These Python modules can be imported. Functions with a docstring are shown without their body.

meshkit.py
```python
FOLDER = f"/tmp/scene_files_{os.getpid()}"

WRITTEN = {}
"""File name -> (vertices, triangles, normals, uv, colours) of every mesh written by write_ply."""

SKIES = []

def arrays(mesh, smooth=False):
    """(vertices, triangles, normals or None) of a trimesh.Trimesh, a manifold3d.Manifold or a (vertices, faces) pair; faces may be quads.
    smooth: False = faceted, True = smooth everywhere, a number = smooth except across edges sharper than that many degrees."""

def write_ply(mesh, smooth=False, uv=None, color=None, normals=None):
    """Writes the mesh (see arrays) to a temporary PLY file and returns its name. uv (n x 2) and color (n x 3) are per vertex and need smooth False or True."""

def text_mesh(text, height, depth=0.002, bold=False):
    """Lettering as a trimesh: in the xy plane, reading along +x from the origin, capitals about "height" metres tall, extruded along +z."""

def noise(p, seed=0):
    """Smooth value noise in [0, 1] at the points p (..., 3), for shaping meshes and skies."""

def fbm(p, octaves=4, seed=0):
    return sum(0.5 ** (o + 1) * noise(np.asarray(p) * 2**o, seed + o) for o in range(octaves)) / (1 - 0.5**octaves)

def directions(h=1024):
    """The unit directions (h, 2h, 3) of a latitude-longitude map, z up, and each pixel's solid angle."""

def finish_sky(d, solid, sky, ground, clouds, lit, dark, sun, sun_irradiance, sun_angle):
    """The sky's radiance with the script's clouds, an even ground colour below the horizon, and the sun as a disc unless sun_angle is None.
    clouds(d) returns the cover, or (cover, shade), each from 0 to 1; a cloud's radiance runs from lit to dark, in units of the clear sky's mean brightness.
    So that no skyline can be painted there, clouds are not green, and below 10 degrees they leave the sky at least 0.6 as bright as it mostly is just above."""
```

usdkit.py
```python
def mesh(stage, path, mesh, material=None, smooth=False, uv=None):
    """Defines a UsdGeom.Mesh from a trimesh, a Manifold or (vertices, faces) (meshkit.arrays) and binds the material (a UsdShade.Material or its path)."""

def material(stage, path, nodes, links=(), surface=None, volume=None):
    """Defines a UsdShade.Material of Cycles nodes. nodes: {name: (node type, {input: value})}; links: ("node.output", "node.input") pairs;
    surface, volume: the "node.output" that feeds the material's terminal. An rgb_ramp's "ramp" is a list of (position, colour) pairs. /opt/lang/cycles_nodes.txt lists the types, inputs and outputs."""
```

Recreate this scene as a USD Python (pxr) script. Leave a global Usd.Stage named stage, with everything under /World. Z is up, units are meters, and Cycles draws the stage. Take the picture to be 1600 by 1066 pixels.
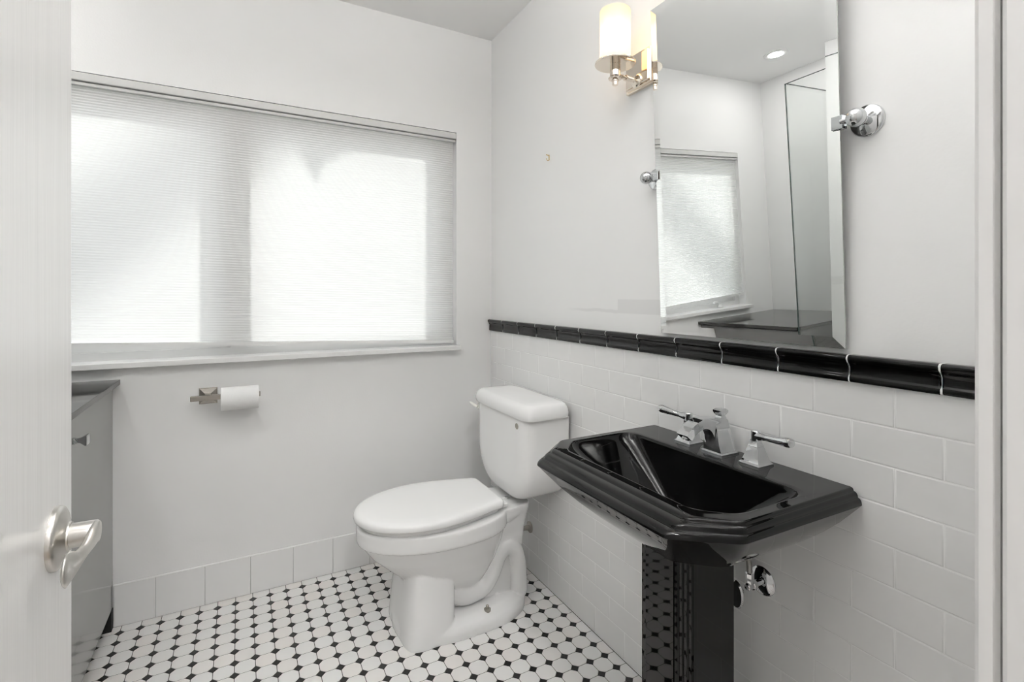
import math, random
import numpy as np, trimesh, usdkit, meshkit
import manifold3d as m3
from shapely.geometry import Polygon, box as sbox
from pxr import Usd, UsdGeom, UsdLux, UsdShade, Gf, Sdf

random.seed(7)
rng = np.random.default_rng(7)
stage = Usd.Stage.CreateInMemory()
UsdGeom.SetStageUpAxis(stage, 'Z')
UsdGeom.SetStageMetersPerUnit(stage, 1.0)
UsdGeom.Xform.Define(stage, '/World')
UsdGeom.Scope.Define(stage, '/World/Looks')

# ------------------------------------------------------------------ camera, sky, sun, exposure
# corner of tiled wall (x = 0) and window wall (y = 0) is the origin; the room lies at x < 0, y < 0
FPX, PCY, YAW = 788.58, 460.77, 0.4933
CAM = np.array([-1.0987, -2.2676, 1.1911])
cam = UsdGeom.Camera.Define(stage, '/World/camera')
cam.CreateHorizontalApertureAttr(36.0)
cam.CreateVerticalApertureAttr(36.0 * 1066 / 1600)
cam.CreateFocalLengthAttr(FPX / 1600 * 36.0)
cam.CreateVerticalApertureOffsetAttr(-(533 - PCY) / 1600 * 36.0)
cam.CreateClippingRangeAttr((0.02, 200.0))
cam.CreateFocusDistanceAttr(2.0)
cam.CreateExposureAttr(0.32)
cam.AddTranslateOp().Set(Gf.Vec3d(*CAM))
cam.AddRotateXYZOp().Set(Gf.Vec3f(90, 0, -math.degrees(YAW)))

sky = UsdLux.DomeLight.Define(stage, '/World/sky')
sky.CreateIntensityAttr(0.45)
sky.CreateColorAttr(Gf.Vec3f(0.93, 0.97, 1.0))
sun = UsdLux.DistantLight.Define(stage, '/World/sun')
SUN_A, SUN_B = 0.6, 0.6            # the light travels along (-SUN_A, -1, -SUN_B)
sun.CreateIntensityAttr(0.52); sun.CreateNormalizeAttr(True)
sun.CreateAngleAttr(4.0)
sun.CreateColorAttr(Gf.Vec3f(1.0, 0.99, 0.975))
_d = np.array([-SUN_A, -1, -SUN_B]); _d /= np.linalg.norm(_d)
_zc = -_d; _xc = np.cross([0, 0, 1], _zc); _xc /= np.linalg.norm(_xc); _yc = np.cross(_zc, _xc)
sun.AddTransformOp().Set(Gf.Matrix4d(*[float(v) for v in (*_xc, 0, *_yc, 0, *_zc, 0, 0, 0, 4, 1)]))
LAMP, SHOWER, DOME, HALL = 95.0, 230.0, 165.0, 290.0    # radiance of the ceiling lamps: by the window, over the shower, uplighter in the middle, hall
BULB = 12.0

# ------------------------------------------------------------------ helpers
used = {}
def numbered(parent, name):
    k = used.setdefault(parent, {}); n = k.get(name, 0); k[name] = n + 1
    return f'{parent}/{name}' if n == 0 else f'{parent}/{name}_{n:03d}'
def path_of(p): return '/World' if p is None else str(p.GetPath())
def tag(p, label=None, cat=None, group=None, kind=None):
    for k, v in (('label', label), ('category', cat), ('group', group), ('kind', kind)):
        if v: p.SetCustomDataByKey(k, v)
    return p
def thing(name, label=None, cat=None, loc=(0, 0, 0), group=None, kind=None):
    x = UsdGeom.Xform.Define(stage, numbered('/World', name))
    if any(loc): x.AddTranslateOp().Set(Gf.Vec3d(*map(float, loc)))
    p = x.GetPrim(); ORIG[str(p.GetPath())] = np.array(loc, float)
    return tag(p, label, cat, group, kind)
ORIG = {}
def off_of(parent):
    while parent is not None and str(parent.GetPath()) != '/World':
        o = ORIG.get(str(parent.GetPath()))
        if o is not None: return o
        parent = parent.GetParent()
    return np.zeros(3)
def arr(m):
    v, f, _ = meshkit.arrays(m, False); return np.array(v, float), np.array(f)
def obj(name, m, mat, parent=None, smooth=30, label=None, cat=None, group=None, kind=None):
    """one Mesh prim; m is in world coordinates and is moved into its thing's space"""
    v, f = arr(m)
    v = v - off_of(parent)
    p = usdkit.mesh(stage, numbered(path_of(parent), name), (v, f), M[mat], smooth=smooth).GetPrim()
    return tag(p, label, cat, group, kind)
def cat_(*ms):
    ms = [trimesh.Trimesh(*arr(m), process=False) for m in ms]
    return trimesh.util.concatenate(ms)
def box(x0, x1, y0, y1, z0, z1, c=0.0):
    lo, hi = np.minimum([x0, y0, z0], [x1, y1, z1]), np.maximum([x0, y0, z0], [x1, y1, z1])
    if c <= 0:
        b = trimesh.creation.box(hi - lo); b.apply_translation((lo + hi) / 2); return b
    P = []
    for a in range(3):
        l, h = lo + c, hi - c
        l = l.copy(); h = h.copy(); l[a], h[a] = lo[a], hi[a]
        P += [(x, y, z) for x in (l[0], h[0]) for y in (l[1], h[1]) for z in (l[2], h[2])]
    return trimesh.convex.convex_hull(np.array(P))
def lathe(profile, at=(0, 0, 0), axis=(0, 0, 1), n=40):
    """profile: (radius, height) pairs along the axis"""
    pr = np.array(profile, float); t = np.linspace(0, 2 * np.pi, n, endpoint=False)
    V = np.array([[r * np.cos(a), r * np.sin(a), h] for r, h in pr for a in t])
    F = []
    for i in range(len(pr) - 1):
        for j in range(n):
            a, b, c, d = i * n + j, i * n + (j + 1) % n, (i + 1) * n + (j + 1) % n, (i + 1) * n + j
            F += [(a, b, c), (a, c, d)]
    for i, flip in ((0, True), (len(pr) - 1, False)):
        k = len(V); V = np.vstack([V, [[0, 0, pr[i, 1]]]])
        for j in range(n):
            a, b = i * n + j, i * n + (j + 1) % n
            F.append((k, b, a) if flip else (k, a, b))
    return place(trimesh.Trimesh(V, F, process=False), at, axis)
def place(m, at=(0, 0, 0), axis=(0, 0, 1)):
    z = np.array(axis, float); z /= np.linalg.norm(z)
    x = np.cross([0, 1, 0] if abs(z[1]) < .9 else [1, 0, 0], z); x /= np.linalg.norm(x); y = np.cross(z, x)
    T = np.eye(4); T[:3, 0], T[:3, 1], T[:3, 2], T[:3, 3] = x, y, z, at
    m.apply_transform(T); return m
def loft(rings, cap0=True, cap1=True, flip=False):
    R = [np.asarray(r, float) for r in rings]; n = len(R[0]); V = np.vstack(R); F = []
    for i in range(len(R) - 1):
        for j in range(n):
            a, b, c, d = i * n + j, i * n + (j + 1) % n, (i + 1) * n + (j + 1) % n, (i + 1) * n + j
            F += [(a, b, c), (a, c, d)]
    for i, go, fl in ((0, cap0, True), (len(R) - 1, cap1, False)):
        if go:
            k = len(V); V = np.vstack([V, [R[i].mean(0)]])
            for j in range(n):
                a, b = i * n + j, i * n + (j + 1) % n
                F.append((k, b, a) if fl else (k, a, b))
    F = np.array(F)
    return trimesh.Trimesh(V, F[:, ::-1] if flip else F, process=False)
def smoothpath(P, n):
    P = np.array(P, float); L = np.r_[0, np.cumsum(np.linalg.norm(np.diff(P, axis=0), axis=1))]
    from scipy.interpolate import PchipInterpolator
    t = np.linspace(0, L[-1], n)
    return np.stack([PchipInterpolator(L, P[:, k])(t) for k in range(P.shape[1])], 1)
def tube(P, r, n=16, flat=None, caps=True):
    """sweep of an ellipse; r: radius or radii, flat: second radius factor(s) along a fixed up vector"""
    P = np.array(P, float); r = np.broadcast_to(r, len(P)); flat = np.broadcast_to(1.0 if flat is None else flat, len(P))
    T = np.gradient(P, axis=0); T /= np.linalg.norm(T, axis=1)[:, None]
    up = np.array([0, 0, 1.0]) if np.abs(T[:, 2]).max() < .95 else np.array([0.3, 1.0, 0.1])
    rings = []
    for p, t, a, fl in zip(P, T, r, flat):
        s = np.cross(t, up); s /= np.linalg.norm(s); u = np.cross(s, t)
        th = np.linspace(0, 2 * np.pi, n, endpoint=False)
        rings.append(p + a * (np.cos(th)[:, None] * s + fl * np.sin(th)[:, None] * u))
    return loft(rings, caps, caps, flip=False)
def extrude(poly, lo, hi, axis):
    """2-D polygon extruded; axis 'x': poly is (y, z); 'y': poly is (x, z); 'z': poly is (x, y)"""
    if not isinstance(poly, Polygon): poly = Polygon(poly)
    m = trimesh.creation.extrude_polygon(poly, hi - lo, engine='earcut')
    v = np.array(m.vertices); f = np.array(m.faces); v[:, 2] += lo
    if axis == 'x': v = v[:, [2, 0, 1]]
    elif axis == 'y': v = v[:, [0, 2, 1]]; f = f[:, ::-1]
    return trimesh.Trimesh(v, f, process=False)
def rpoly(P, r, n=5):
    """polygon (counter-clockwise) with rounded corners, n points per corner"""
    P = np.array(P, float); r = np.broadcast_to(r, len(P)); out = []
    for i in range(len(P)):
        a, b, c = P[i - 1], P[i], P[(i + 1) % len(P)]
        u, w = a - b, c - b; lu, lw = np.linalg.norm(u), np.linalg.norm(w); u /= lu; w /= lw
        d = min(r[i], lu * .49, lw * .49)
        p, q = b + u * d, b + w * d
        for t in np.linspace(0, 1, n): out.append((1 - t) ** 2 * p + 2 * t * (1 - t) * b + t * t * q)
    return np.array(out)
def ring3(P2, z): P2 = np.asarray(P2); return np.c_[P2, np.full(len(P2), z)]
def mani(m):
    v, f = arr(m); return m3.Manifold(m3.Mesh(np.asarray(v, np.float32), np.asarray(f, np.uint32)))
def from_mani(a):
    m = a.to_mesh(); return trimesh.Trimesh(np.array(m.vert_properties[:, :3]), np.array(m.tri_verts), process=False)
def uni(*ms):
    a = None
    for m in ms: a = mani(m) if a is None else a + mani(m)
    return from_mani(a)
def ball(c, r, n=16): return lathe([(max(r * math.sin(a), 1e-5), -r * math.cos(a)) for a in np.linspace(.02, np.pi - .02, n)], c, (0, 0, 1), 2 * n)

# ------------------------------------------------------------------ materials
M = {}
def mat(name, base=(.8, .8, .8), rough=.5, metallic=0.0, spec=.5, nodes=None, links=None, **kw):
    n = {'p': ('principled_bsdf', {'base_color': base, 'roughness': rough, 'metallic': metallic, 'specular_ior_level': spec, **kw})}
    n.update(nodes or {})
    M[name] = usdkit.material(stage, f'/World/Looks/{name}', n, links or [], surface='p.BSDF')
BUMP = lambda scale, dist, detail=3.0, strength=1.0: (
    {'tc': ('geometry', {}), 'nz': ('noise_texture', {'scale': scale, 'detail': detail}), 'b': ('bump', {'distance': dist, 'strength': strength})},
    [('tc.position', 'nz.vector'), ('nz.fac', 'b.height'), ('b.normal', 'p.normal')])
_n, _l = BUMP(160, .0002)
mat('wall_paint', (.875, .875, .87), .42, nodes=_n, links=_l)
mat('ceiling_paint', (.90, .90, .895), .6, nodes=_n, links=_l)
mat('rail_paint', (.66, .66, .65), .4)
mat('trim_paint', (.85, .85, .845), .3)
# the tiled wall's paint: with the dull touch-up streak just above the black trim
def _step(lo, hi): return ('map_range', {'range_type': 'smoothstep', 'from_min': lo, 'from_max': hi, 'to_min': 0.0, 'to_max': 1.0, 'clamp': True})
_mul = ('math', {'math_type': 'multiply'})
_touch = {'tc': ('geometry', {}), 'sep': ('separate_xyz', {}), 'nz': ('noise_texture', {'scale': 11, 'detail': 3}),
          'wob': ('math', {'math_type': 'multiply_add', 'value2': .016, 'value3': -.008}), 'zz': ('math', {'math_type': 'add'}),
          'b0': _step(1.129, 1.1315), 'b1': _step(1.1775, 1.175), 'b2': _step(-.956, -.959), 'b3': _step(-1.25, -1.24),
          't0': _step(1.1295, 1.1315), 't1': _step(1.1420, 1.1390), 't2': _step(-.62, -.80), 't3': _step(-.962, -.958),
          'm1': _mul, 'm2': _mul, 'm3': _mul, 'm4': _mul, 'm5': _mul, 'm6': _mul, 'mm': ('math', {'math_type': 'maximum'}),
          'mx': ('mix', {'color1': (.875, .875, .87), 'color2': (.79, .79, .785)}), 'rr': ('map_range', {'to_min': .34, 'to_max': .7}),
          'nb': ('noise_texture', {'scale': 160, 'detail': 3.0}), 'b': ('bump', {'distance': .0002, 'strength': 1.0})}
mat('touched_paint', (.8, .8, .8), .38, nodes=_touch, links=[
    ('tc.position', 'sep.vector'), ('tc.position', 'nz.vector'), ('nz.fac', 'wob.value1'), ('wob.value', 'zz.value1'), ('sep.z', 'zz.value2'),
    ('sep.z', 'b0.value'), ('sep.z', 'b1.value'), ('sep.y', 'b2.value'), ('sep.y', 'b3.value'), ('zz.value', 't0.value'), ('zz.value', 't1.value'), ('sep.y', 't2.value'), ('sep.y', 't3.value'),
    ('b0.result', 'm1.value1'), ('b1.result', 'm1.value2'), ('b2.result', 'm2.value1'), ('b3.result', 'm2.value2'), ('m1.value', 'm3.value1'), ('m2.value', 'm3.value2'),
    ('t0.result', 'm4.value1'), ('t1.result', 'm4.value2'), ('t2.result', 'm5.value1'), ('t3.result', 'm5.value2'), ('m4.value', 'm6.value1'), ('m5.value', 'm6.value2'),
    ('m3.value', 'mm.value1'), ('m6.value', 'mm.value2'), ('mm.value', 'mx.fac'), ('mx.color', 'p.base_color'), ('mm.value', 'rr.value'), ('rr.result', 'p.roughness'),
    ('tc.position', 'nb.vector'), ('nb.fac', 'b.height'), ('b.normal', 'p.normal')])
# door: gloss paint brushed in vertical strokes
mat('door_paint', (.85, .85, .845), .22, nodes={'tc': ('geometry', {}), 'mp': ('mapping', {'scale': (60, 60, 2.2)}), 'nz': ('noise_texture', {'scale': 1.0, 'detail': 4}),
    'b': ('bump', {'distance': .0012, 'strength': .6})}, links=[('tc.position', 'mp.vector'), ('mp.vector', 'nz.vector'), ('nz.fac', 'b.height'), ('b.normal', 'p.normal')])
_n, _l = BUMP(22, .0006, 1.0)
mat('subway_glaze', (.87, .87, .865), .09, nodes=_n, links=_l)
mat('white_grout', (.93, .93, .925), .8)
_n, _l = BUMP(9, .0005, 1.0)
mat('grey_grout', (.55, .55, .54), .8)
mat('ceramic', (.88, .88, .875), .07, nodes=_n, links=_l)
mat('seat_plastic', (.90, .90, .895), .22)
mat('lever_plastic', (.80, .79, .74), .3)
def octagon_mat(name, node, out):
    mat(name, (.8, .78, .76), .33, nodes={'r': (node, {}), 'rp': ('rgb_ramp', {'ramp': [(0, (.86, .825, .80)), (.35, (.86, .84, .82)), (.7, (.85, .845, .835)), (1, (.875, .86, .845))]})},
        links=[(f'r.{out}', 'rp.fac'), ('rp.color', 'p.base_color')])
octagon_mat('octagon_porcelain', 'object_info', 'random')
octagon_mat('octagon_field', 'geometry', 'random_per_island')
mat('black_porcelain', (.010, .0095, .009), .3)
mat('dark_grout', (.17, .165, .155), .85)
_n, _l = BUMP(11, .0003, 1.0)
mat('black_glaze', (.003, .003, .003), .03, spec=.32, nodes=_n, links=_l)
mat('black_liner', (.003, .003, .003), .05, spec=.34)
mat('chrome', (.64, .65, .66), .03, 1.0)
mat('polished_nickel', (.80, .72, .63), .07, 1.0)
mat('satin_nickel', (.66, .64, .61), .26, 1.0)
mat('brushed_nickel', (.50, .47, .43), .3, 1.0)
mat('brass', (.60, .42, .16), .35, 1.0)
mat('silvered_glass', (.93, .94, .935), .0, 1.0)
mat('mirror_edge', (.60, .62, .60), .1, .8)
mat('mirror_back', (.25, .25, .24), .7)
mat('cabinet_lacquer', (.21, .21, .207), .12, coat_weight=.25, coat_roughness=.03)
mat('kick_black', (.01, .01, .01), .6)
mat('counter_stone', (.035, .035, .034), .06)
_n, _l = BUMP(300, .0006)
mat('paper', (.86, .86, .855), .9, nodes=_n, links=_l)
mat('cardboard', (.45, .36, .26), .9)
mat('glass_edge', (.03, .07, .06), .1)
mat('rubber', (.03, .03, .03), .6)
_n, _l = BUMP(900, .0004)
mat('braid', (.34, .33, .31), .35, .9, nodes=_n, links=_l)
mat('badge_metal', (.45, .43, .38), .3, 1.0)
mat('leaf', (.10, .16, .05), .5)
mat('bark', (.12, .09, .07), .8)
mat('paving', (.30, .295, .285), .9)
mat('hall_floor', (.35, .27, .20), .4)
def pane_mat(name, tint):
    M[name] = usdkit.material(stage, f'/World/Looks/{name}', {'t': ('transparent_bsdf', {'color': tint}), 'g': ('glossy_bsdf', {'color': (1, 1, 1), 'roughness': 0.0}),
        'f': ('fresnel', {'IOR': 1.5}), 'm': ('mix_closure', {}), 'ge': ('geometry', {}), 'io': ('map_range', {'to_min': 1.5, 'to_max': 1 / 1.5})},
        [('ge.backfacing', 'io.value'), ('io.result', 'f.IOR'), ('f.fac', 'm.fac'), ('t.BSDF', 'm.closure1'), ('g.BSDF', 'm.closure2')], surface='m.closure')
pane_mat('window_glass', (.96, .97, .96))
pane_mat('shower_glass', (.975, .982, .978))
def cloth_mat(name, col, tcol, fac):
    M[name] = usdkit.material(stage, f'/World/Looks/{name}', {'d': ('diffuse_bsdf', {'color': col}), 't': ('translucent_bsdf', {'color': tcol}), 'm': ('mix_closure', {'fac': fac})},
        [('d.BSDF', 'm.closure1'), ('t.BSDF', 'm.closure2')], surface='m.closure')
cloth_mat('shade_fabric', (.86, .86, .855), (.90, .90, .89), .5)
cloth_mat('opal_glass', (.80, .76, .70), (.98, .92, .80), .62)
def emit(name, col, s):
    M[name] = usdkit.material(stage, f'/World/Looks/{name}', {'e': ('emission', {'color': col, 'strength': s})}, surface='e.emission')
emit('lamp_lens', (1.0, .98, .96), LAMP)
emit('shower_lens', (1.0, .98, .96), SHOWER)
emit('bowl_glow', (1.0, .985, .97), DOME)
emit('hall_lens', (1.0, .98, .965), HALL)
emit('bulb_glow', (1.0, .76, .48), BULB)

# ------------------------------------------------------------------ dimensions of the room
XL, YF, ZC = -2.235, -2.126, 2.459            # left wall, door wall, ceiling
FP, FU, FV = .0598, -.0397, -.0471            # floor grid: pitch and one dot's place
ROW0, ROWP, TP, T0 = 1.0131, .0767, .154, .456
JX, DX = -.6587, -1.2756                      # strike jamb face, open door's face
WX0, WX1, WZ0, WZ1 = -1.955, -.183, .950, 1.972   # window opening

# ------------------------------------------------------------------ setting: walls, ceiling, floor
wl = box(XL - .1, XL, -3.7, .15, 0, ZC + .1)
obj('wall_left', wl, 'wall_paint', smooth=False, label='plain white painted left wall behind the dark counter and shower glass', kind='structure')
wb = Polygon([(XL, 0), (.14, 0), (.14, ZC + .1), (XL, ZC + .1)], [[(WX0, WZ0 - .022), (WX1, WZ0 - .022), (WX1, WZ1), (WX0, WZ1)]])
obj('wall_back', extrude(wb, 0, .15, 'y'), 'wall_paint', smooth=False, label='white painted wall around the wide shaded window', kind='structure')
wf = uni(box(XL, DX - .037, YF, YF - .115, 0, ZC), box(DX - .037, JX + .012, YF, YF - .115, 2.05, ZC), box(JX + .012, .0, YF, YF - .115, 0, ZC))
obj('wall_front', wf, 'wall_paint', smooth=False, label='white wall with the doorway the view looks through', kind='structure')
obj('ceiling', box(XL - .1, .14, -3.7, .15, ZC, ZC + .1), 'ceiling_paint', smooth=False, label='flat white ceiling above the bathroom', kind='structure')

# tiled wall: substrate, painted part above, subway tiles one by one
wr = thing('wall_right', 'long wall with white subway tile below and white paint above', kind='structure')
obj('plaster', box(.004, .14, -3.7, 0, ROW0 + .03, ZC), 'touched_paint', wr, smooth=False)
obj('grout_bed', box(.0010, .14, -3.7, 0, 0, ROW0 + .03), 'white_grout', wr, smooth=False)
def pillow(y0, y1, z0, z1, x0=.0016, x1=0.0, b=.0022, d=.0011):
    """a glazed tile on the x = 0 wall: flat face with a rolled edge"""
    P = []
    for x, i in ((x0, 0), (x1 + d, 0), (x1 + d * .35, b * .45), (x1, b * 1.3)):
        P.append([(x, y0 + i, z0 + i), (x, y0 + i, z1 - i), (x, y1 - i, z1 - i), (x, y1 - i, z0 + i)])
    return loft(P, False, True, flip=True)
for k in range(13):
    za, zb = ROW0 - (k + 1) * ROWP, ROW0 - k * ROWP
    if k == 12: za = .0015
    ph = T0 if k % 2 == 1 else T0 - TP / 2
    ys = sorted({-.002} | {-(ph + j * TP) for j in range(-4, 16) if YF + .03 < -(ph + j * TP) < -.02} | {YF}, reverse=True)
    for a, b in zip(ys[:-1], ys[1:]):
        dx = rng.uniform(-.00025, .00025)
        obj('subway_tile', pillow(b + .0009, a - .0009, za + .0009, zb - .0009, x1=dx), 'subway_glaze', wr, smooth=40)

# black moulded trim on top of the tile
tr = thing('trim_1', 'black glazed moulded tile trim along the top of the white tile', kind='structure')
LZ0, LZ1 = ROW0, ROW0 + .0565
prof = smoothpath([(.0, 0), (-.007, .0006), (-.0105, .004), (-.0105, .010), (-.0068, .017), (-.0062, .026), (-.0095, .036), (-.0165, .043), (-.0185, .049), (-.0165, .0545), (-.009, .0565), (.003, .0565)], 34)
def liner_piece(y0, y1):
    b = .0012
    R = []
    for y, s in ((y0, .90), (y0 + b * .5, .97), (y0 + b, 1.0), (y1 - b, 1.0), (y1 - b * .5, .97), (y1, .90)):
        q = prof.copy(); q[:, 0] = np.where(q[:, 0] < 0, q[:, 0] * s, q[:, 0]); q[:, 1] = .028 + (q[:, 1] - .028) * (.5 + s / 2)
        q = np.vstack([q, [(.003, 0)]])
        R.append(np.c_[q[:, 0], np.full(len(q), y), LZ0 + q[:, 1]])
    return loft(R, flip=False)
ys = [-.001] + [-(T0 + j * TP) for j in range(-2, 11)] + [YF]
for a, b in zip(ys[:-1], ys[1:]):
    obj('trim_tile', liner_piece(b + .0012, a - .0012), 'black_liner', tr, smooth=35)
q = np.vstack([prof * [.93, 1], [(.003, 0)]])
for y in ys[1:-1]:
    wob = rng.uniform(.0013, .0021)
    g = q.copy(); g[:, 0] *= 1 + rng.uniform(0, .05, len(g))
    obj('joint', loft([np.c_[g[:, 0], np.full(len(g), y - wob), LZ0 + g[:, 1]], np.c_[g[:, 0], np.full(len(g), y + wob), LZ0 + g[:, 1]]]), 'white_grout', tr, smooth=30, label='white grout joint')

# tile baseboard under the window
BU, BP, BT = -1.3754, .1558, .150
bbp = thing('baseboard_back', 'white square tile baseboard under the window', kind='structure')
obj('grout_bed', box(-1.4985, 0, -.004, 0, 0, BT - .002), 'grey_grout', bbp, smooth=False)
xs = [-1.4985] + [BU + i * BP for i in range(0, 9)] + [-.001]
for a, b in zip(xs[:-1], xs[1:]):
    t = pillow(a + .001, b - .001, .002, BT, x0=.0, x1=-.0075)
    v, f = arr(t); v = np.c_[v[:, 1], v[:, 0], v[:, 2]]
    obj('baseboard_tile', trimesh.Trimesh(v, f[:, ::-1], process=False), 'subway_glaze', bbp, smooth=40)
cb = tube([(x, -.0045, BT + .001) for x in np.linspace(-1.4985, -.001, 20)], .0035, 8)
obj('caulk_bead', cb, 'white_grout', bbp, label='white caulk line')

# floor of octagons and black dots
fl = thing('floor', 'white octagon floor mosaic with small black dots and dark grout', kind='structure')
obj('grout_bed', box(XL, .0, YF - .1, .0, -.03, -.0013), 'dark_grout', fl, smooth=False)
obj('sub_floor', box(XL - .1, .14, -3.7, .15, -.1, -.03), 'dark_grout', fl, smooth=False)
def proj(P):
    d = np.asarray(P, float) - CAM
    z = d @ np.array([math.sin(YAW), math.cos(YAW), 0]); r = d @ np.array([math.cos(YAW), -math.sin(YAW), 0])
    return 800 + FPX * r / z, PCY - FPX * d[2] / z, z
room = sbox(XL + .001, YF - .09, -.0015, -.001)
def slab(poly, bev=.0011, h=.0026):
    """a small floor tile with an eased edge, top at z = 0"""
    P = np.array(poly.exterior.coords)[:-1]
    if poly.exterior.is_ccw is False: P = P[::-1]
    q = poly.buffer(-bev, join_style=2, mitre_limit=5)
    if q.is_empty or q.geom_type != 'Polygon': return None
    Q = np.array(q.exterior.coords)[:-1]
    if q.exterior.is_ccw is False: Q = Q[::-1]
    if len(Q) != len(P): return None
    k = np.argmin(np.linalg.norm(Q - P[0], axis=1)); Q = np.roll(Q, -k, axis=0)
    return loft([ring3(P, -h), ring3(P, -.0006), ring3(Q, 0)], False, True)
hh, L1, RD = FP / 2 - .0012, .0437, .0139
OCT = np.array([(hh, L1 - hh), (L1 - hh, hh), (hh - L1, hh), (-hh, L1 - hh), (-hh, hh - L1), (hh - L1, -hh), (L1 - hh, -hh), (hh, hh - L1)])
OCT = rpoly(OCT, .0022, 2)
DOT = np.array([(RD, 0), (0, RD), (-RD, 0), (0, -RD)])
cells = {'o': [], 'd': []}
for i in range(-39, 3):
    for j in range(-3, 39):
        x, y = FU + i * FP, FV - j * FP
        for kind, c, shp in (('d', (x, y), DOT), ('o', (x + FP / 2, y - FP / 2), OCT)):
            pg = Polygon(shp + c).intersection(room)
            if pg.is_empty or pg.geom_type != 'Polygon' or pg.area < 2e-5: continue
            px, py, dep = proj([c[0], c[1], 0]); inside = dep > .3 and -20 < px < 1620 and py < 1090
            # the door, sink and toilet hide some
            vis = inside and px > 100 and not (1003 < px < 1600)
            cells[kind].append((-(1 / dep ** 3 if vis else 0), c, pg, rng.random()))
for kind, single, stuff, m1, m2 in (('o', 'octagon_tile', 'octagon_tile_field', 'octagon_porcelain', 'octagon_field'), ('d', 'dot_tile', 'dot_tile_field', 'black_porcelain', 'black_porcelain')):
    cells[kind].sort(key=lambda c: c[0])
    rest = []
    for n, (_, c, pg, r) in enumerate(cells[kind]):
        s = slab(pg)
        if s is None: continue
        s.vertices[:, 2] += (r - .5) * .0003
        if n < 300: obj(single, s, m1, fl, smooth=False)
        else: rest.append(s)
    obj(stuff, cat_(*rest), m2, fl, smooth=False, kind='stuff')

# door casing and jambs
CY = -2.1122
tc = thing('trim_2', 'white door casing and jamb at the right edge of the doorway', kind='structure')
def eased(x0, x1, y0, y1, z0, z1): return box(x0, x1, y0, y1, z0, z1, .003)
obj('strike_jamb', eased(JX - .0, JX + .02, -2.1275, -2.245, 0, 2.04), 'trim_paint', tc)
obj('strike_casing', eased(JX + .003, JX + .075, CY, -2.1255, 0, 2.115), 'trim_paint', tc)
obj('hinge_jamb', eased(DX - .057, DX - .037, -2.1265, -2.245, 0, 2.04), 'trim_paint', tc)
obj('head_jamb', eased(DX - .037, JX, -2.1265, -2.245, 2.04, 2.06), 'trim_paint', tc)
obj('head_casing', eased(DX - .11, JX + .075, CY, -2.1255, 2.045, 2.115), 'trim_paint', tc)

# hall behind the viewer
obj('hall_floor', box(-3.0, 1.0, -3.7, YF - .115, -.03, 0), 'hall_floor', smooth=False, label='wooden hall floor outside the doorway', kind='structure')
obj('wall_hall', cat_(box(XL - .1, .14, -3.8, -3.7, 0, ZC)), 'wall_paint', smooth=False, label='white hall wall opposite the doorway', kind='structure')

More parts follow.
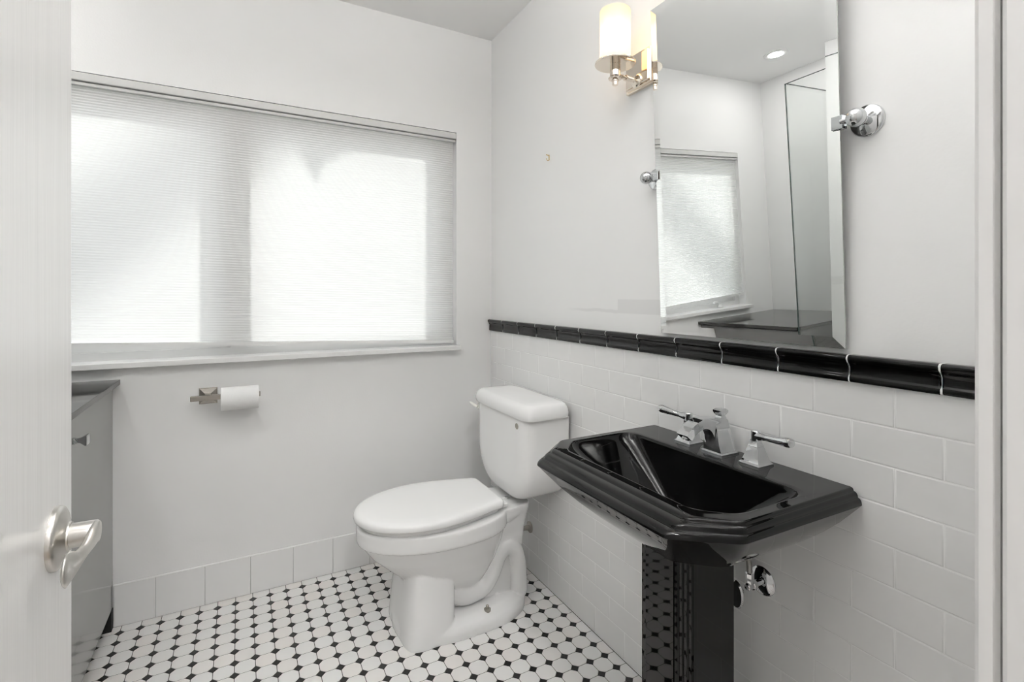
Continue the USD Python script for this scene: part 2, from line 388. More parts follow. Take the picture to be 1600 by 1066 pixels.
# open door
do = thing('door_1', 'white painted door standing open at the left edge', kind='structure')
obj('door_slab', box(DX - .035, DX, CY + .003, -1.4913, .008, 2.035, .0015), 'door_paint', do)
HC = np.array([DX, -1.5545, .928])
hd = obj('door_handle', lathe([(.0335, 0), (.0335, .0035), (.0325, .0055), (.0290, .0075), (.0255, .0080), (.0245, .0090), (.0205, .0100), (.0165, .0112), (.0150, .0125), (.0148, .0140), (.0130, .0142)], HC, (1, 0, 0), 48), 'satin_nickel', do, smooth=40, label='satin nickel lever handle')
neck = lathe([(.0130, .0125), (.0128, .028), (.0126, .036), (.0105, .0385), (.004, .0395)], HC, (1, 0, 0), 32)
lp = smoothpath([HC + (.0335, .0125, .0005), HC + (.0345, .006, .0005), HC + (.0350, -.008, .000), HC + (.0340, -.020, -.003), HC + (.0310, -.035, -.007), HC + (.0280, -.050, -.0095), HC + (.0262, -.065, -.0085), HC + (.0262, -.078, -.0060), HC + (.0265, -.083, -.0050)], 48)
q_ = np.linspace(0, 1, 48)
lth = np.interp(q_, [0, .05, .12, .3, .5, .8, .95, 1], [.0015, .0045, .0052, .0052, .0048, .0040, .0030, .0012])
lvt = np.interp(q_, [0, .04, .12, .25, .38, .48, .60, .74, .87, .95, 1], [.003, .0095, .0125, .0110, .0078, .0068, .0095, .0148, .0162, .0125, .004])
obj('lever', cat_(neck, tube(lp, lth, 28, flat=lvt / lth)), 'satin_nickel', hd, smooth=50)

# ------------------------------------------------------------------ window and blind
wi = thing('window_1', 'wide white two-light casement window behind the cellular blind', kind='structure')
FRM, SAS, MUL = .045, .045, .058
MX = -1.105
obj('frame', uni(box(WX0, WX0 + FRM, .055, .13, WZ0, WZ1), box(WX1 - FRM, WX1, .055, .13, WZ0, WZ1), box(WX0, WX1, .055, .13, WZ1 - FRM, WZ1), box(WX0, WX1, .055, .13, WZ0, WZ0 + .03),
    box(MX - MUL / 2, MX + MUL / 2, .055, .13, WZ0, WZ1)), 'trim_paint', wi, smooth=False)
for a, b in ((WX0 + FRM, MX - MUL / 2), (MX + MUL / 2, WX1 - FRM)):
    z0, z1 = WZ0 + .03, WZ1 - FRM
    sh = obj('sash', uni(box(a, a + SAS, .07, .115, z0, z1), box(b - SAS, b, .07, .115, z0, z1), box(a + SAS, b - SAS, .07, .115, z1 - SAS, z1), box(a + SAS, b - SAS, .07, .115, z0, z0 + .03)), 'trim_paint', wi, smooth=False)
    obj('pane', box(a + SAS - .004, b - SAS + .004, .091, .095, z0 + .026, z1 - SAS + .004), 'window_glass', sh, smooth=False)
obj('sill', box(-1.985, -.171, -.034, .057, .928, .950, .0025), 'trim_paint', wi)
ck = obj('crank', lathe([(.017, 0), (.017, .006), (.011, .016), (.007, .022)], (-1.74, .036, .952), (0, 0, 1), 24), 'trim_paint', wi, smooth=40, label='white casement crank')
obj('crank_arm', tube(smoothpath([(-1.74, .036, .975), (-1.715, .030, .985), (-1.69, .022, .99), (-1.66, .018, .988)], 14), [.006] * 10 + [.008] * 4, 12), 'trim_paint', ck, smooth=50)

bl = thing('cellular_blind', 'white pleated cellular blind drawn down over the window, bottom hanging slightly askew', 'window blind')
BX0, BX1, BZT = -1.945, -.1945, 1.925
bot = lambda x: .9745 + (BX1 - x) * .0345
obj('headrail', uni(box(BX0 - .006, BX1 + .008, -.006, .046, 1.9395, WZ1 - .004, .002), box(BX0 - .006, BX1 + .008, .012, .046, BZT + .001, 1.945), box(BX0 - .004, BX1 + .006, .001, .03, BZT, 1.9360, .001)), 'rail_paint', bl)
NP, NX = 92, 36
gx = np.linspace(BX0, BX1, NX); V = []
for i in range(2 * NP + 1):
    t = i / (2 * NP)
    for x in gx:
        z = BZT + .001 + (bot(x) - BZT) * t
        sag = .0003 * (meshkit.noise(np.array([x * 2.5, t * 40, .3])) - .5)
        V.append((x, (.0160 if i % 2 else .0176) + sag, z))
V = np.array(V); F = []
for i in range(2 * NP):
    for j in range(NX - 1):
        a = i * NX + j; F += [(a, a + NX + 1, a + 1), (a, a + NX, a + NX + 1)]
obj('pleated_fabric', trimesh.Trimesh(V, F, process=False), 'shade_fabric', bl, smooth=False)
R = []
for x in (BX0, BX1):
    z = bot(x); R.append([(x, .006, z - .001), (x, .006, z - .016), (x, .026, z - .016), (x, .026, z - .001)])
obj('bottom_rail', loft(R), 'trim_paint', bl, smooth=False)

# ------------------------------------------------------------------ outside, seen only as light and shadow on the blind
obj('ground', box(-9, 9, .4, 14, -.5, -.4), 'paving', smooth=False, label='pale paving outside below the window', kind='structure')
def shadow_src(x, z, y):      # the point at depth y outside whose shadow falls at (x, z) on the blind
    return np.array([x + SUN_A * (y - .015), y, z + SUN_B * (y - .015)])
br = thing('tree', 'bare sloping tree limb outside, throwing a slanting shadow on the left of the blind', 'tree')
A, B = shadow_src(-2.35, .72, 2.3), shadow_src(-.95, 1.98, 2.3)
obj('limb', tube(smoothpath([A + (A - B) * .4, A, (A + B) / 2 + (0, .05, -.02), B, B + (B - A) * .5], 24), np.linspace(.23, .11, 24), 14), 'bark', br, smooth=50)
vn = thing('hanging_vine', 'leafy vine tip hanging outside the top of the right-hand pane', 'vine')
SV = [shadow_src(x, z, .30) for x, z in ((-1.06, 1.93), (-.93, 1.90), (-.80, 1.90), (-.62, 1.93))] + [np.array([-.30, .22, 2.22]), np.array([-.24, .1495, 2.30])]
obj('stem', tube(smoothpath(SV, 20), .004, 8), 'bark', vn)
def leaf(x0, z0, x1, z1, w):
    a, b = shadow_src(x0, z0, .30), shadow_src(x1, z1, .30); d = b - a; n = np.cross(d / np.linalg.norm(d), [0, 1, 0])
    P = [a + d * t + s * n * w for t, s in ((0, 0), (.15, .6), (.4, 1), (.7, .55), (1, 0), (.7, -.55), (.4, -1), (.15, -.6))]
    return loft([np.array(P), np.array(P) + (0, .0012, 0)])
for a in ((-1.02, 1.90, -.99, 1.755, .024), (-.955, 1.90, -.93, 1.76, .022), (-.875, 1.95, -.810, 1.655, .060), (-.80, 1.96, -.80, 1.72, .085), (-.72, 1.95, -.755, 1.755, .06), (-.67, 1.94, -.70, 1.80, .045), (-.87, 1.94, -.865, 1.77, .05), (-1.06, 1.9, -1.05, 1.73, .02), (-.62, 1.93, -.625, 1.83, .035)):
    obj('leaf', leaf(*a), 'leaf', vn, smooth=False)

# ------------------------------------------------------------------ lights in the ceilings
def recessed(name, x, y, r, label, lens, z=ZC):
    t = thing(name, label, 'ceiling light', (x, y, z))
    obj('trim_ring', lathe([(r * .62, -.001), (r * .66, -.004), (r * .9, -.0065), (r, -.003), (r, 0)], (x, y, z), (0, 0, 1), 40), 'trim_paint', t, smooth=60)
    obj('lens', lathe([(r * .60, -.0045), (r * .58, -.0015)], (x, y, z), (0, 0, 1), 32), lens, t, smooth=False)
recessed('recessed_light', -1.86, -.37, .068, 'round recessed ceiling light seen lit in the mirror', 'lamp_lens')
recessed('recessed_light', -1.86, -1.42, .068, 'round recessed light over the shower, out of view on the left', 'shower_lens')
LX, LY, LD = -.82, -1.68, .34
cl = thing('ceiling_lamp', 'white bowl uplighter hanging from the ceiling, above the view', 'ceiling light', (LX, LY, ZC))
obj('canopy', lathe([(.012, -LD), (.012, -.022), (.02, -.02), (.06, -.012), (.06, 0)], (LX, LY, ZC), (0, 0, 1), 32), 'trim_paint', cl, smooth=40)
obj('bowl', lathe([(.012, -LD - .075), (.06, -LD - .068), (.105, -LD - .045), (.135, -LD), (.138, -LD + .012), (.130, -LD + .012), (.127, -LD + .002), (.012, -LD + .002)], (LX, LY, ZC), (0, 0, 1), 40), 'trim_paint', cl, smooth=40)
obj('glowing_disc', lathe([(.013, -LD + .003), (.126, -LD + .003), (.126, -LD + .006), (.013, -LD + .006)], (LX, LY, ZC), (0, 0, 1), 40), 'bowl_glow', cl, smooth=False)
recessed('hall_light', -1.0, -2.95, .13, 'round flush light on the hall ceiling behind the viewer', 'hall_lens')

# ------------------------------------------------------------------ cabinet, counter, shower glass (left)
CX, CTX, CYN = -1.5015, -1.480, -.645
cabinet = thing('vanity_cabinet', 'grey lacquered floor cabinet beneath the dark counter, left of the window wall', 'cabinet')
obj('body', box(XL + .001, CX - .019, CYN, -.001, .072, .867), 'cabinet_lacquer', cabinet, smooth=False)
dr = obj('cabinet_door', box(CX - .018, CX, CYN + .002, -.004, .074, .862, .0012), 'cabinet_lacquer', cabinet)
kn = [(.0075, 0), (.0075, .003), (.0055, .010), (.006, .016), (.010, .023), (.0135, .028), (.0135, .032), (.012, .0335)]
def sqlathe(profile, at, axis):
    R = [[(sx * r, sy * r, h) for sx, sy in ((-1, -1), (1, -1), (1, 1), (-1, 1))] for r, h in profile]
    return place(loft(R), at, axis)
obj('knob', sqlathe(kn, (CX, -.489, .792), (1, 0, 0)), 'chrome', dr, smooth=35, label='square flared chrome knob')
obj('plinth', uni(box(XL + .001, -1.5005, -.030, -.001, .0005, .0719), box(XL + .001, CX - .30, CYN + .01, -.002, .0005, .0719)), 'kick_black', cabinet, smooth=False)
obj('counter_top', box(XL + .001, CTX, CYN - .004, -.001, .868, .8865, .0012), 'counter_stone', None, label='glossy dark stone counter top on the grey cabinet', cat='counter top')
sg = thing('shower_enclosure', 'frameless clear glass shower corner standing beyond the counter, seen in the mirror', 'shower screen')
GT = 2.14
for nm, b, e in (('glass_panel', box(XL + .002, CTX - .012, CYN - .020, CYN - .010, .002, GT), None), ('glass_panel', box(CTX - .011, CTX - .001, YF + .03, CYN - .010, .002, GT), None)):
    obj(nm, b, 'shower_glass', sg, smooth=False)
obj('polished_edge', cat_(box(CTX - .0115, CTX - .0005, CYN - .0098, CYN - .0088, .002, GT), box(XL + .002, CTX - .012, CYN - .020, CYN - .010, GT, GT + .001), box(CTX - .011, CTX - .001, YF + .03, CYN - .010, GT, GT + .001)), 'glass_edge', sg, smooth=False, label='dark green glass edge')

# ------------------------------------------------------------------ toilet (u = distance from the tiled wall, v across)
TY = -.495
toilet = thing('toilet', 'white two-piece toilet with closed seat in the corner under the window', 'toilet', (-.36, TY, 0))
def U(P): P = np.asarray(P, float); return np.c_[-P[:, 0], TY + P[:, 1], P[:, 2]]
TH = np.linspace(0, 2 * np.pi, 72, endpoint=False)
def egg(tip, back, hw, z, mid=None, e=2.0, eb=2.6):
    """an elongated bowl outline: round nose at u = tip, squarer back at u = back"""
    mid = (tip + back) / 2 - .02 if mid is None else mid
    c, s_ = np.cos(TH), np.sin(TH)
    ex = np.where(c > 0, e, eb)
    x = np.sign(c) * np.abs(c) ** (2 / ex); y = np.sign(s_) * np.abs(s_) ** (2 / ex)
    return U(np.c_[mid + np.where(c > 0, (tip - mid) * x, (mid - back) * x), hw * y, np.full(len(TH), z)])
def rrect(u0, u1, hw, z, e=5.0, v0=0.0):
    c, s_ = np.cos(TH), np.sin(TH)
    return U(np.c_[(u0 + u1) / 2 + (u1 - u0) / 2 * np.sign(c) * np.abs(c) ** (2 / e), v0 + hw * np.sign(s_) * np.abs(s_) ** (2 / e), np.full(len(TH), z)])
bowl = mani(loft([egg(.47, .34, .05, .085, e=2), egg(.52, .30, .085, .12), egg(.575, .27, .115, .17), egg(.640, .24, .142, .225), egg(.700, .22, .164, .28), egg(.732, .21, .178, .325), egg(.738, .205, .181, .338)], flip=True))
rim = mani(loft([egg(.738, .205, .181, .332), egg(.747, .20, .187, .337), egg(.750, .20, .188, .352), egg(.750, .20, .188, .385), egg(.747, .202, .186, .391), egg(.738, .21, .178, .394)], flip=True))
col = mani(loft([rrect(.432, .616, .152, .0, 4.5), rrect(.432, .614, .150, .03, 4.5), rrect(.428, .606, .143, .12, 4.5), rrect(.424, .596, .131, .20, 4.5), rrect(.42, .580, .115, .27, 4.5)], flip=True))
foot = mani(loft([rrect(.118, .620, .165, .0, 2.6), rrect(.118, .620, .165, .028, 2.6), rrect(.126, .612, .157, .044, 2.6), rrect(.16, .59, .125, .058, 2.6)], flip=True))
rear = mani(loft([rrect(.135, .45, .062, .03), rrect(.125, .45, .066, .15), rrect(.118, .42, .078, .28), rrect(.112, .40, .098, .345), rrect(.108, .38, .106, .375), rrect(.108, .38, .106, .394)], flip=True))
shoulder = mani(loft([rrect(.16, .40, .10, .335, 4), rrect(.13, .40, .112, .36, 4), rrect(.13, .42, .118, .392, 4), rrect(.14, .42, .114, .394, 4)], flip=True))
trap = None
for sgn in (-1, 1):
    P = smoothpath([(.42, .125), (.37, .098), (.31, .105), (.268, .150), (.240, .205), (.205, .232), (.168, .205), (.152, .14), (.150, .05)], 26)
    rr = np.interp(np.linspace(0, 1, 26), [0, .2, .5, .8, 1], [.045, .042, .036, .034, .036])
    for i in range(25):
        a = [m3.Manifold.sphere(float(rr[k]), 20).translate((-P[k][0], TY + sgn * .058, P[k][1])) for k in (i, i + 1)]
        h = m3.Manifold.hull(a[0] + a[1]); trap = h if trap is None else trap + h
body = bowl + rim + col + foot + rear + shoulder + trap
body = body ^ m3.Manifold.cube((2, 2, 1)).translate((-1.5, -1.5, 0.0))
bm = from_mani(body.refine_to_length(.009)); bm.merge_vertices()
v0 = bm.vertices.copy()
trimesh.smoothing.filter_taubin(bm, .5, .53, 5)
bm.vertices[v0[:, 2] < .001, 2] = 0.0
obj('bowl', bm, 'ceramic', toilet, smooth=40)
def lid_half(k, dz=0):
    P = []
    for a in np.linspace(0, np.pi / 2, 22): P.append((.50 + (.258 - k) * np.cos(a) ** (2 / 2.05), (.191 - k) * np.sin(a) ** (2 / 2.05)))
    for u in np.linspace(.48, .29, 8): P.append((u, (.191 - k) - .052 * ((.50 - u) / .225) ** 1.6))
    ve = P[-1][1]; ub = .243 + k * .8
    for a in np.linspace(0, np.pi / 2, 9)[1:]: P.append((.29 - (.29 - ub) * np.sin(a) ** .75, ve - .03 + .03 * np.cos(a) ** .75 - .004 * a))
    P.append((ub, .06)); return P
def lid(k, z, sc_=1.0):
    H = lid_half(k); Q = H + [(u, -v) for u, v in H[::-1]][:-1]
    Q = [(.49 + (u - .49) * sc_, v * sc_) for u, v in Q]
    return U([(u, v, z) for u, v in Q])
obj('seat', loft([lid(.022, .3945), lid(.019, .398), lid(.019, .4085), lid(.022, .4118)], flip=True), 'seat_plastic', toilet, smooth=40)
obj('seat_lid', loft([lid(.007, .4125), lid(.002, .4145), lid(0, .419), lid(0, .4285), lid(.003, .4355), lid(.010, .4405), lid(.022, .4435), lid(.022, .4450, .85), lid(.022, .4455, .6)], flip=True), 'seat_plastic', toilet, smooth=50)
for v in (-.075, .075):
    hg = U([[.226, v * 1.07, .40]])[0]
    obj('hinge', cat_(box(hg[0] - .022, hg[0] + .012, hg[1] - .018, hg[1] + .018, .394, .411, .003), box(hg[0] - .034, hg[0] - .01, hg[1] - .011, hg[1] + .011, .405, .423, .004)), 'seat_plastic', toilet)
    bv = U([[.315, v * 1.70, .0]])[0]
    obj('bolt', cat_(lathe([(.0125, .050), (.0125, .0585), (.010, .0605)], (bv[0], bv[1], 0), (0, 0, 1), 20), lathe([(.006, .059), (.006, .070), (.004, .072)], (bv[0], bv[1], 0), (0, 0, 1), 10)), 'badge_metal', toilet, smooth=40, label='bare metal floor bolt')
# tank: a shield-shaped front with big round lower corners
def tank_ring(u, k, zt=.738):
    """outline in the (v, z) plane at distance u from the wall; k insets it"""
    hw, zb = .218 - k, .408 + k; r = .150 - k * .55
    P = []
    for a in np.linspace(-np.pi / 2, 0, 16): P.append((hw - r + r * np.cos(a), zb + r + r * np.sin(a)))
    P = [(0, zb)] + P + [(hw + .004, zt)] + [(-hw - .004, zt)] + [(-p[0], p[1]) for p in P[::-1]]
    return U([(u, v + .008, z) for v, z in P])
tk = []
for u, k in ((.014, .010), (.016, .004), (.022, 0), (.150, 0.0), (.168, .0025), (.183, .009), (.194, .020), (.2005, .036), (.2035, .055), (.2043, .070)): tk.append(tank_ring(u, k))
tnk = obj('tank', loft(tk, flip=False), 'ceramic', toilet, smooth=45)
LV = .003
def lid_ring(k, z, e=7.0): return rrect(.010 + k * .6, .2165 - k, .236 - k, z, e, LV)
obj('tank_lid', loft([lid_ring(.010, .7365), lid_ring(.003, .738), lid_ring(.001, .744), lid_ring(0, .755), lid_ring(.002, .768), lid_ring(.007, .779), lid_ring(.015, .787), lid_ring(.028, .7915), lid_ring(.06, .7935), lid_ring(.1, .794)], flip=True), 'ceramic', toilet, smooth=45)
lvp = U([[.196, .2, .714]])[0]
flv = obj('flush_lever', lathe([(.013, 0), (.013, .006), (.010, .011)], lvp, (-1, 0, 0), 20), 'lever_plastic', toilet, smooth=40, label='cream flush lever')
obj('lever_arm', tube(smoothpath([lvp + (-.010, -.004, 0), lvp + (-.016, .010, .003), lvp + (-.018, .034, .006), lvp + (-.018, .058, .008)], 14), np.linspace(.0085, .0055, 14), 12, flat=.8), 'lever_plastic', flv, smooth=50)
bd = U([[.2035, -.1455, .7075]])[0]
obj('badge', lathe([(.0115, -.001), (.0115, .0012), (.010, .0022), (.0085, .0014)], bd, (-1, 0, 0), 28), 'badge_metal', toilet, smooth=40, label='small round badge on the tank front')
# water stop behind the toilet
ss = thing('stop_valve', 'dark little water stop on the wall behind the toilet', 'valve')
obj('stop_body', cat_(lathe([(.024, 0), (.024, .003), (.012, .008), (.009, .03), (.009, .05)], (-.0005, -.388, .190), (-1, 0, 0), 24)), 'brushed_nickel', ss, smooth=40)
obj('supply_line', tube(smoothpath([(-.045, -.388, .195), (-.046, -.388, .26), (-.06, -.39, .33), (-.085, -.385, .405)], 20), .0055, 10), 'braid', ss)

# ------------------------------------------------------------------ pedestal sink
SY = -1.412
sink = thing('pedestal_sink', 'glossy black faceted pedestal sink against the white tile', 'sink', (-.2, SY, 0))
def S6(xb, xc, xf, a, a2, b, r=(.004, .012, .012, .012, .012, .004), n=6):
    """six-cornered outline: back, clip start, front; counter-clockwise"""
    P = [(xb, a), (xc, a2), (xf, b), (xf, -b), (xc, -a2), (xb, -a)]
    q = rpoly(P, r, n); return np.c_[q[:, 0], q[:, 1] + SY]
W = S6(-.003, -.352, -.455, .299, .293, .216)
D = S6(-.003, -.338, -.392, .277, .276, .222, r=(.003, .01, .01, .01, .01, .003))
O = S6(-.118, -.318, -.374, .256, .256, .197, r=(.05, .03, .02, .02, .03, .05))
B = S6(-.150, -.235, -.262, .075, .075, .055, r=(.02, .015, .015, .015, .015, .02))
Un = S6(-.02, -.200, -.262, .118, .112, .052)
lerp = lambda a, b, t: a + (b - a) * t
rings = []
for t, z in ((1, .612), (.975, .6145), (.91, .620), (.78, .634), (.60, .657), (.40, .689), (.22, .722), (.09, .750), (.02, .7655)):
    rings.append(ring3(lerp(W, Un, t), z))
steps = [(0, .7700)]
for t0_, w_, z0_, h_ in ((.0, .33, .7705, .0120), (.345, .37, .7835, .0100), (.725, .275, .7945, .0055)):
    steps += [(t0_ + w_ * (1 - math.cos(a)), z0_ + h_ * math.sin(a)) for a in np.linspace(0, np.pi / 2, 7)]
for t, z in steps:
    rings.append(ring3(lerp(W, D, t), z))
for t, z in ((.5, .8), (.86, .8003), (.93, .8006), (.98, .7995), (1.0, .7965)):
    rings.append(ring3(lerp(D, O, t), z))
for t, z in ((.02, .790), (.06, .782), (.15, .769), (.35, .744), (.55, .719), (.75, .694), (.92, .673), (.98, .667), (1, .666)):
    rings.append(ring3(lerp(O, B, t), z))
obj('basin', loft(rings, flip=True), 'black_glaze', sink, smooth=28)
obj('drain', lathe([(.021, .0), (.021, .003), (.017, .004), (.014, .002), (.004, .002)], (-.205, SY, .666), (0, 0, 1), 28), 'chrome', sink, smooth=40)
hw0, fx = .079, -.258
fl_ = [(0, .0), (.004, .0), (.0065, .006), (.010, .0075), (.0105, .015), (.0145, .017), (.015, .0245), (.019, .0265), (.0195, .0335), (.024, .036)]
half = [(fx + a, hw0 - .036 + b) for a, b in fl_]
pp = [(-.105, hw0)] + [(x, y) for x, y in half[::-1]] + [(x, -y) for x, y in half] + [(-.105, -hw0)]
pp = [(x, y + SY) for x, y in pp]
ped = [ring3(pp, z) for z in (.12, .625)]
c0 = np.array([-.18, SY])
grow = lambda k: np.array([(c0[0] + (x - c0[0]) * (1 + k * 1.1), c0[1] + (y - c0[1]) * (1 + k)) for x, y in pp])
obj('pedestal', loft([ring3(grow(.42), 0), ring3(grow(.42), .05), ring3(grow(.30), .07), ring3(grow(.12), .095)] + ped, flip=True), 'black_glaze', sink, smooth=20)

# faucet
fa = thing('faucet', 'chrome widespread faucet with two lever handles on the black sink', 'faucet', (-.05, SY, .8))
FX = -.047
def sq(cx_, cy_, prof_): return loft([[(cx_ + sx * r, cy_ + sy * r, z) for sx, sy in ((-1, -1), (1, -1), (1, 1), (-1, 1))] for r, z in prof_])
for cy_, sg_ in ((-1.309, 1), (-1.507, -1)):
    h = obj('handle', cat_(sq(FX - .003, cy_, [(.0265, .8002), (.0265, .8035), (.0245, .8052), (.0215, .8085), (.0185, .818), (.0155, .829), (.0132, .838), (.0118, .8415), (.0128, .8425), (.0115, .8445), (.0095, .849), (.0085, .857)]),
        lathe([(.0085, -.012), (.0105, -.010), (.0105, .010), (.0085, .012)], (FX - .003, cy_, .866), (0, 0, 1), 20)), 'chrome', fa, smooth=32)
    P = smoothpath([(FX - .003, cy_, .866), (FX - .006, cy_ + sg_ * .03, .8675), (FX - .010, cy_ + sg_ * .06, .870), (FX - .014, cy_ + sg_ * .088, .873), (FX - .0155, cy_ + sg_ * .094, .8735)], 20)
    obj('lever', tube(P, np.interp(np.linspace(0, 1, 20), [0, .12, .3, .6, .92, 1], [.0100, .0098, .0072, .0085, .0115, .009]), 18), 'chrome', h, smooth=45)
outer = smoothpath([(-.022, .805), (-.0265, .83), (-.033, .862), (-.037, .881), (-.045, .886), (-.062, .8885), (-.09, .8915), (-.115, .8925), (-.14, .887), (-.162, .876), (-.180, .860)], 40)
inner = smoothpath([(-.163, .846), (-.150, .858), (-.135, .8655), (-.118, .869), (-.104, .866), (-.093, .857), (-.085, .842), (-.080, .825), (-.0765, .805)], 34)
sp = extrude(Polygon(np.vstack([outer, inner])), -1, 1, 'y')
sp = trimesh.Trimesh(*trimesh.remesh.subdivide_to_size(np.array(sp.vertices) * [1, .02, 1], np.array(sp.faces), .006), process=False)
v = np.array(sp.vertices); v[:, 1] /= .02
taper = .0265 - .0115 * np.clip((v[:, 2] - .805) / .07, 0, 1)
taper = np.where(v[:, 0] < -.08, np.interp(v[:, 0], [-.18, -.13, -.08], [.0165, .0148, .0150]), taper)
v[:, 1] = -1.4065 + v[:, 1] * taper; sp.vertices = v
spo = obj('spout', cat_(sp, sq(FX - .002, -1.4065, [(.0315, .8002), (.0315, .8035), (.0295, .8052), (.028, .8065)])), 'chrome', fa, smooth=35)
obj('aerator', lathe([(.0085, 0), (.0095, .004), (.0095, .009)], (-.168, -1.4065, .8455), (.35, 0, 1), 20), 'chrome', spo, smooth=40)
obj('lift_knob', cat_(sq(FX + .001, -1.4065, [(.010, .884), (.0085, .888), (.0075, .8905), (.0125, .8995), (.0128, .9045), (.009, .9085), (.004, .910)])), 'chrome', spo, smooth=25)

# supply valve under the sink
sv = thing('supply_valve', 'chrome water valve with oval handle on the tile below the sink', 'valve')
VC = np.array([-.0005, -1.489, .508])
obj('escutcheon', lathe([(.034, 0), (.034, .002), (.030, .006), (.018, .010), (.010, .011)], VC, (-1, 0, 0), 36), 'chrome', sv, smooth=45)
obj('valve_body', cat_(lathe([(.0075, .008), (.0075, .030), (.011, .030), (.011, .040), (.0085, .041), (.0085, .056), (.006, .058)], VC, (-1, 0, 0), 20),
    lathe([(.0075, 0), (.0075, .014), (.0095, .014), (.0095, .026), (.0075, .028)], VC + (-.047, 0, .004), (0, 0, 1), 6)), 'chrome', sv, smooth=30)
oval = lathe([(.0055, 0), (.0055, .012), (.0165, .014), (.0185, .018), (.0165, .022), (.008, .0225)], (0, 0, 0), (0, 0, 1), 28)
oval.apply_scale([1.75, 1.15, 1.0]); T = np.eye(4)
oval = place(oval, VC + (-.055, .013, -.020), (-.85, .12, .0))
obj('valve_handle', oval, 'chrome', sv, smooth=40)
obj('hose', tube(smoothpath([VC + (-.047, 0, .030), VC + (-.047, .001, .05), VC + (-.049, .006, .075), VC + (-.054, .018, .1045)], 20), .0065, 12), 'braid', sv, label='grey braided hose')

# ------------------------------------------------------------------ tilted mirror on pivots
mi = thing('pivot_mirror', 'tall rectangular wall mirror held by chrome ball pivots above the black sink', 'mirror')
TILT = math.radians(2.6); MZ0, MH, MX0 = 1.0800, .935, -.014
MY0, MY1 = -1.6825, -1.1700
mN, mU = np.array([-math.cos(TILT), 0, -math.sin(TILT)]), np.array([-math.sin(TILT), 0, math.cos(TILT)])
def mp(y, h, d): return np.array([MX0, y, MZ0]) + mU * h + mN * d      # d: out of the glass face
BEV = .0235
def mrect(i, d): return [mp(MY0 + i, i, d), mp(MY1 - i, i, d), mp(MY1 - i, MH - i, d), mp(MY0 + i, MH - i, d)]
obj('mirror_glass', loft([mrect(0, -.0029), mrect(BEV, 0)], False, True, flip=True), 'silvered_glass', mi, smooth=False)
obj('mirror_edge', loft([mrect(0, -.0062), mrect(0, -.0029)], False, False, flip=True), 'mirror_edge', mi, smooth=False, label='ground glass edge')
obj('backing', loft([mrect(.002, -.0088), mrect(.0005, -.0062)], True, True, flip=True), 'mirror_back', mi, smooth=False)
PH = .459
for y, s_ in ((MY0, -1), (MY1, 1)):
    pc = mp(y, PH, 0); by = y + s_ * .034
    bc = np.array([pc[0] - .003, by, pc[2]])
    p_ = obj('pivot', cat_(lathe([(.032, 0), (.032, .003), (.029, .007), (.018, .0105), (.0095, .013), (.0085, .019), (.0115, .022), (.0085, .025), (.0085, -bc[0])], (.0035, by, bc[2]), (-1, 0, 0), 36), ball(bc, .0185, 14)), 'chrome', mi, smooth=45, label='chrome ball pivot')
    clip = [mp(y + s_ * .0085, PH - .0135, .003), mp(y - s_ * .0135, PH - .0135, .003)]
    cc = box(0, .022, 0, .027, 0, .0035, .0006); v, f = arr(cc)
    def put(v, d): return np.array([mp(y + s_ * .0085 - s_ * p[0], PH - .0135 + p[1], d + p[2]) for p in v])
    c2 = cat_(trimesh.Trimesh(put(v, .0002), f), trimesh.Trimesh(put(v, -.0125), f), trimesh.Trimesh(put(v * [.3, 1, 3.2], -.0095), f))
    if s_ > 0: c2.invert()
    obj('clip', cat_(c2, lathe([(.006, 0), (.006, .030)], (bc[0] + .003, by, bc[2]), (0, -s_, 0), 14)), 'chrome', p_, smooth=30)

# ------------------------------------------------------------------ wall sconce
SX, SCY, PZ = -.105, -1.0755, 1.888
sc = thing('wall_sconce', 'polished nickel wall sconce with a glowing opal glass cylinder left of the mirror', 'wall light')
def pl(r, x0, x1, c=.0015): return box(x0, x1, SCY - r, SCY + r, PZ - r * .95, PZ + r * .95, c)
obj('backplate', cat_(pl(.0615, .0038, -.009), pl(.0560, -.008, -.0155), pl(.0500, -.0145, -.021, .003)), 'polished_nickel', sc)
AZ = 1.853
obj('arm', cat_(lathe([(.022, .020), (.022, .024), (.018, .028), (.0075, .031), (.0065, .036), (.0065, .060), (.009, .061), (.009, .066), (.0065, .067), (.0065, -SX)], (0, SCY, AZ), (-1, 0, 0), 28)), 'polished_nickel', sc, smooth=40)
obj('socket_cup', lathe([(.004, 1.822), (.0085, 1.823), (.0085, 1.8335), (.0105, 1.834), (.0105, 1.838), (.019, 1.840), (.0205, 1.844), (.0155, 1.849), (.0155, 1.884), (.02, 1.885)], (SX, SCY, 0), (0, 0, 1), 32), 'polished_nickel', sc, smooth=40)
obj('disc', lathe([(.02, 1.8845), (.0595, 1.8845), (.0605, 1.886), (.0605, 1.889), (.0595, 1.890), (.02, 1.890)], (SX, SCY, 0), (0, 0, 1), 56), 'polished_nickel', sc, smooth=40)
obj('glass_shade', lathe([(.0445, 1.8905), (.0460, 1.8915), (.0460, 2.043), (.0452, 2.0455), (.0432, 2.0455), (.0425, 2.043), (.0425, 1.895), (.03, 1.8925)], (SX, SCY, 0), (0, 0, 1), 48), 'opal_glass', sc, smooth=40, label='opal glass cylinder shade')
obj('bulb', cat_(ball((SX, SCY, 1.985), .0215, 10), lathe([(.013, 1.893), (.013, 1.945), (.016, 1.968)], (SX, SCY, 0), (0, 0, 1), 20)), 'bulb_glow', sc, smooth=60)

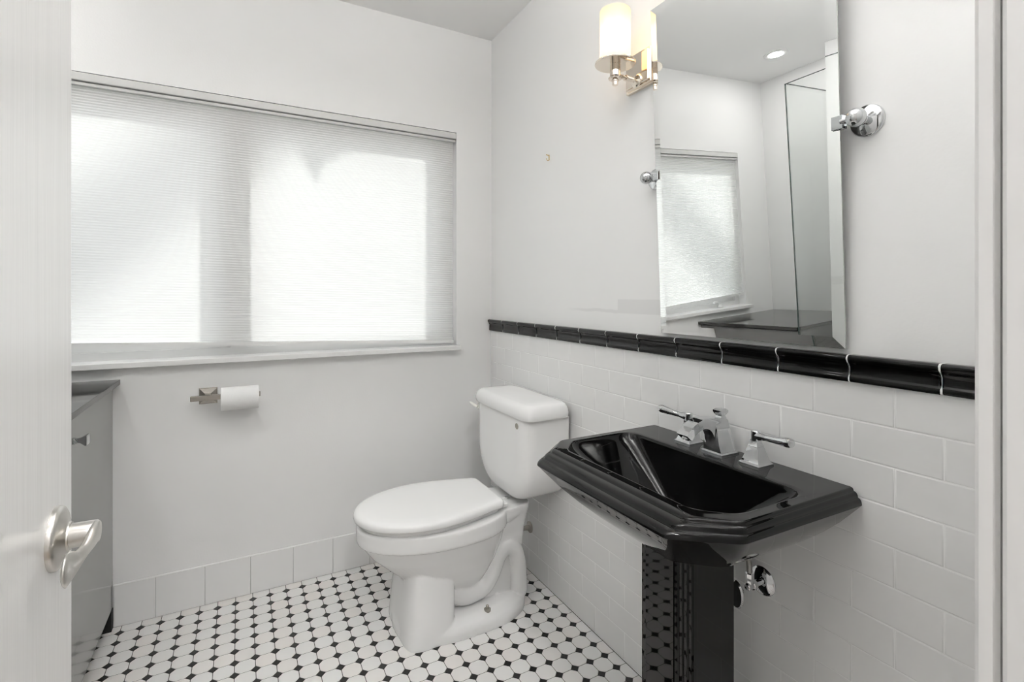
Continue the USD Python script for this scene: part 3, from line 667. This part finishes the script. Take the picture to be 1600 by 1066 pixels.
# ------------------------------------------------------------------ paper holder, roll, little hook
th = thing('paper_holder', 'brushed nickel toilet paper holder on the wall under the window', 'toilet paper holder')
PC = (-1.2085, 0, .8035)
obj('wall_plate', place(loft([[(sx * r, sy * r, h) for sx, sy in ((-1, -1), (1, -1), (1, 1), (-1, 1))] for r, h in ((.0305, 0), (.0305, .006), (.0275, .0065), (.013, .019), (.0115, .020))]), PC, (0, -1, 0)), 'brushed_nickel', th, smooth=15)
obj('post', box(PC[0] - .0095, PC[0] + .0095, -.078, -.018, .7965, .8155, .001), 'brushed_nickel', th)
obj('bar', cat_(box(-1.2620, -1.031, -.079, -.061, .7975, .8155, .0012)), 'brushed_nickel', th)
rl = thing('paper_roll', 'white toilet paper roll on the nickel holder', 'toilet paper')
RC = (0, -.070, .7965)
outer_r, inner_r = .0435, .020
obj('paper', lathe([(inner_r, -1.164), (outer_r - .001, -1.164), (outer_r, -1.163), (outer_r, -1.038), (outer_r - .001, -1.037), (inner_r, -1.037)][::1], (0, 0, 0), (0, 0, 1), 56).apply_transform(np.array([[0, 0, 1, 0], [1, 0, 0, RC[1]], [0, 1, 0, RC[2]], [0, 0, 0, 1]])), 'paper', rl, smooth=40)
def ringtube(r0, r1, x0, x1):
    pr_ = [(r0, x0), (r1, x0), (r1, x1), (r0, x1), (r0, x0)]
    t = np.linspace(0, 2 * np.pi, 48, endpoint=False)
    return loft([np.c_[np.full(5, 0), np.zeros(5), np.zeros(5)]] , False, False) if False else trimesh.Trimesh(*_rt(pr_, t), process=False)
def _rt(pr_, t):
    V = [(x, RC[1] + r * math.cos(a), RC[2] + r * math.sin(a)) for a in t for r, x in pr_[:-1]]
    F = []; n, k = len(t), len(pr_) - 1
    for i in range(n):
        for j in range(k):
            a, b, c, d = i * k + j, i * k + (j + 1) % k, ((i + 1) % n) * k + (j + 1) % k, ((i + 1) % n) * k + j
            F += [(a, b, c), (a, c, d)]
    return np.array(V), np.array(F)
obj('core', ringtube(.0188, .0199, -1.1635, -1.0375), 'cardboard', rl, smooth=40)
hk = thing('wall_hook', 'tiny brass picture hook on the painted wall between window corner and mirror', 'hook')
obj('strap', box(.0035, .0025, -.5385, -.5325, 1.737, 1.759, .0003), 'brass', hk)
obj('nail', tube(smoothpath([(.003, -.5355, 1.757), (-.004, -.5335, 1.7575), (-.008, -.5315, 1.760)], 8), .0018, 8), 'brass', hk)
obj('curl', tube(smoothpath([(.003, -.5355, 1.738), (-.003, -.5355, 1.735), (-.007, -.5355, 1.738), (-.008, -.5355, 1.744)], 10), .0015, 8), 'brass', hk)
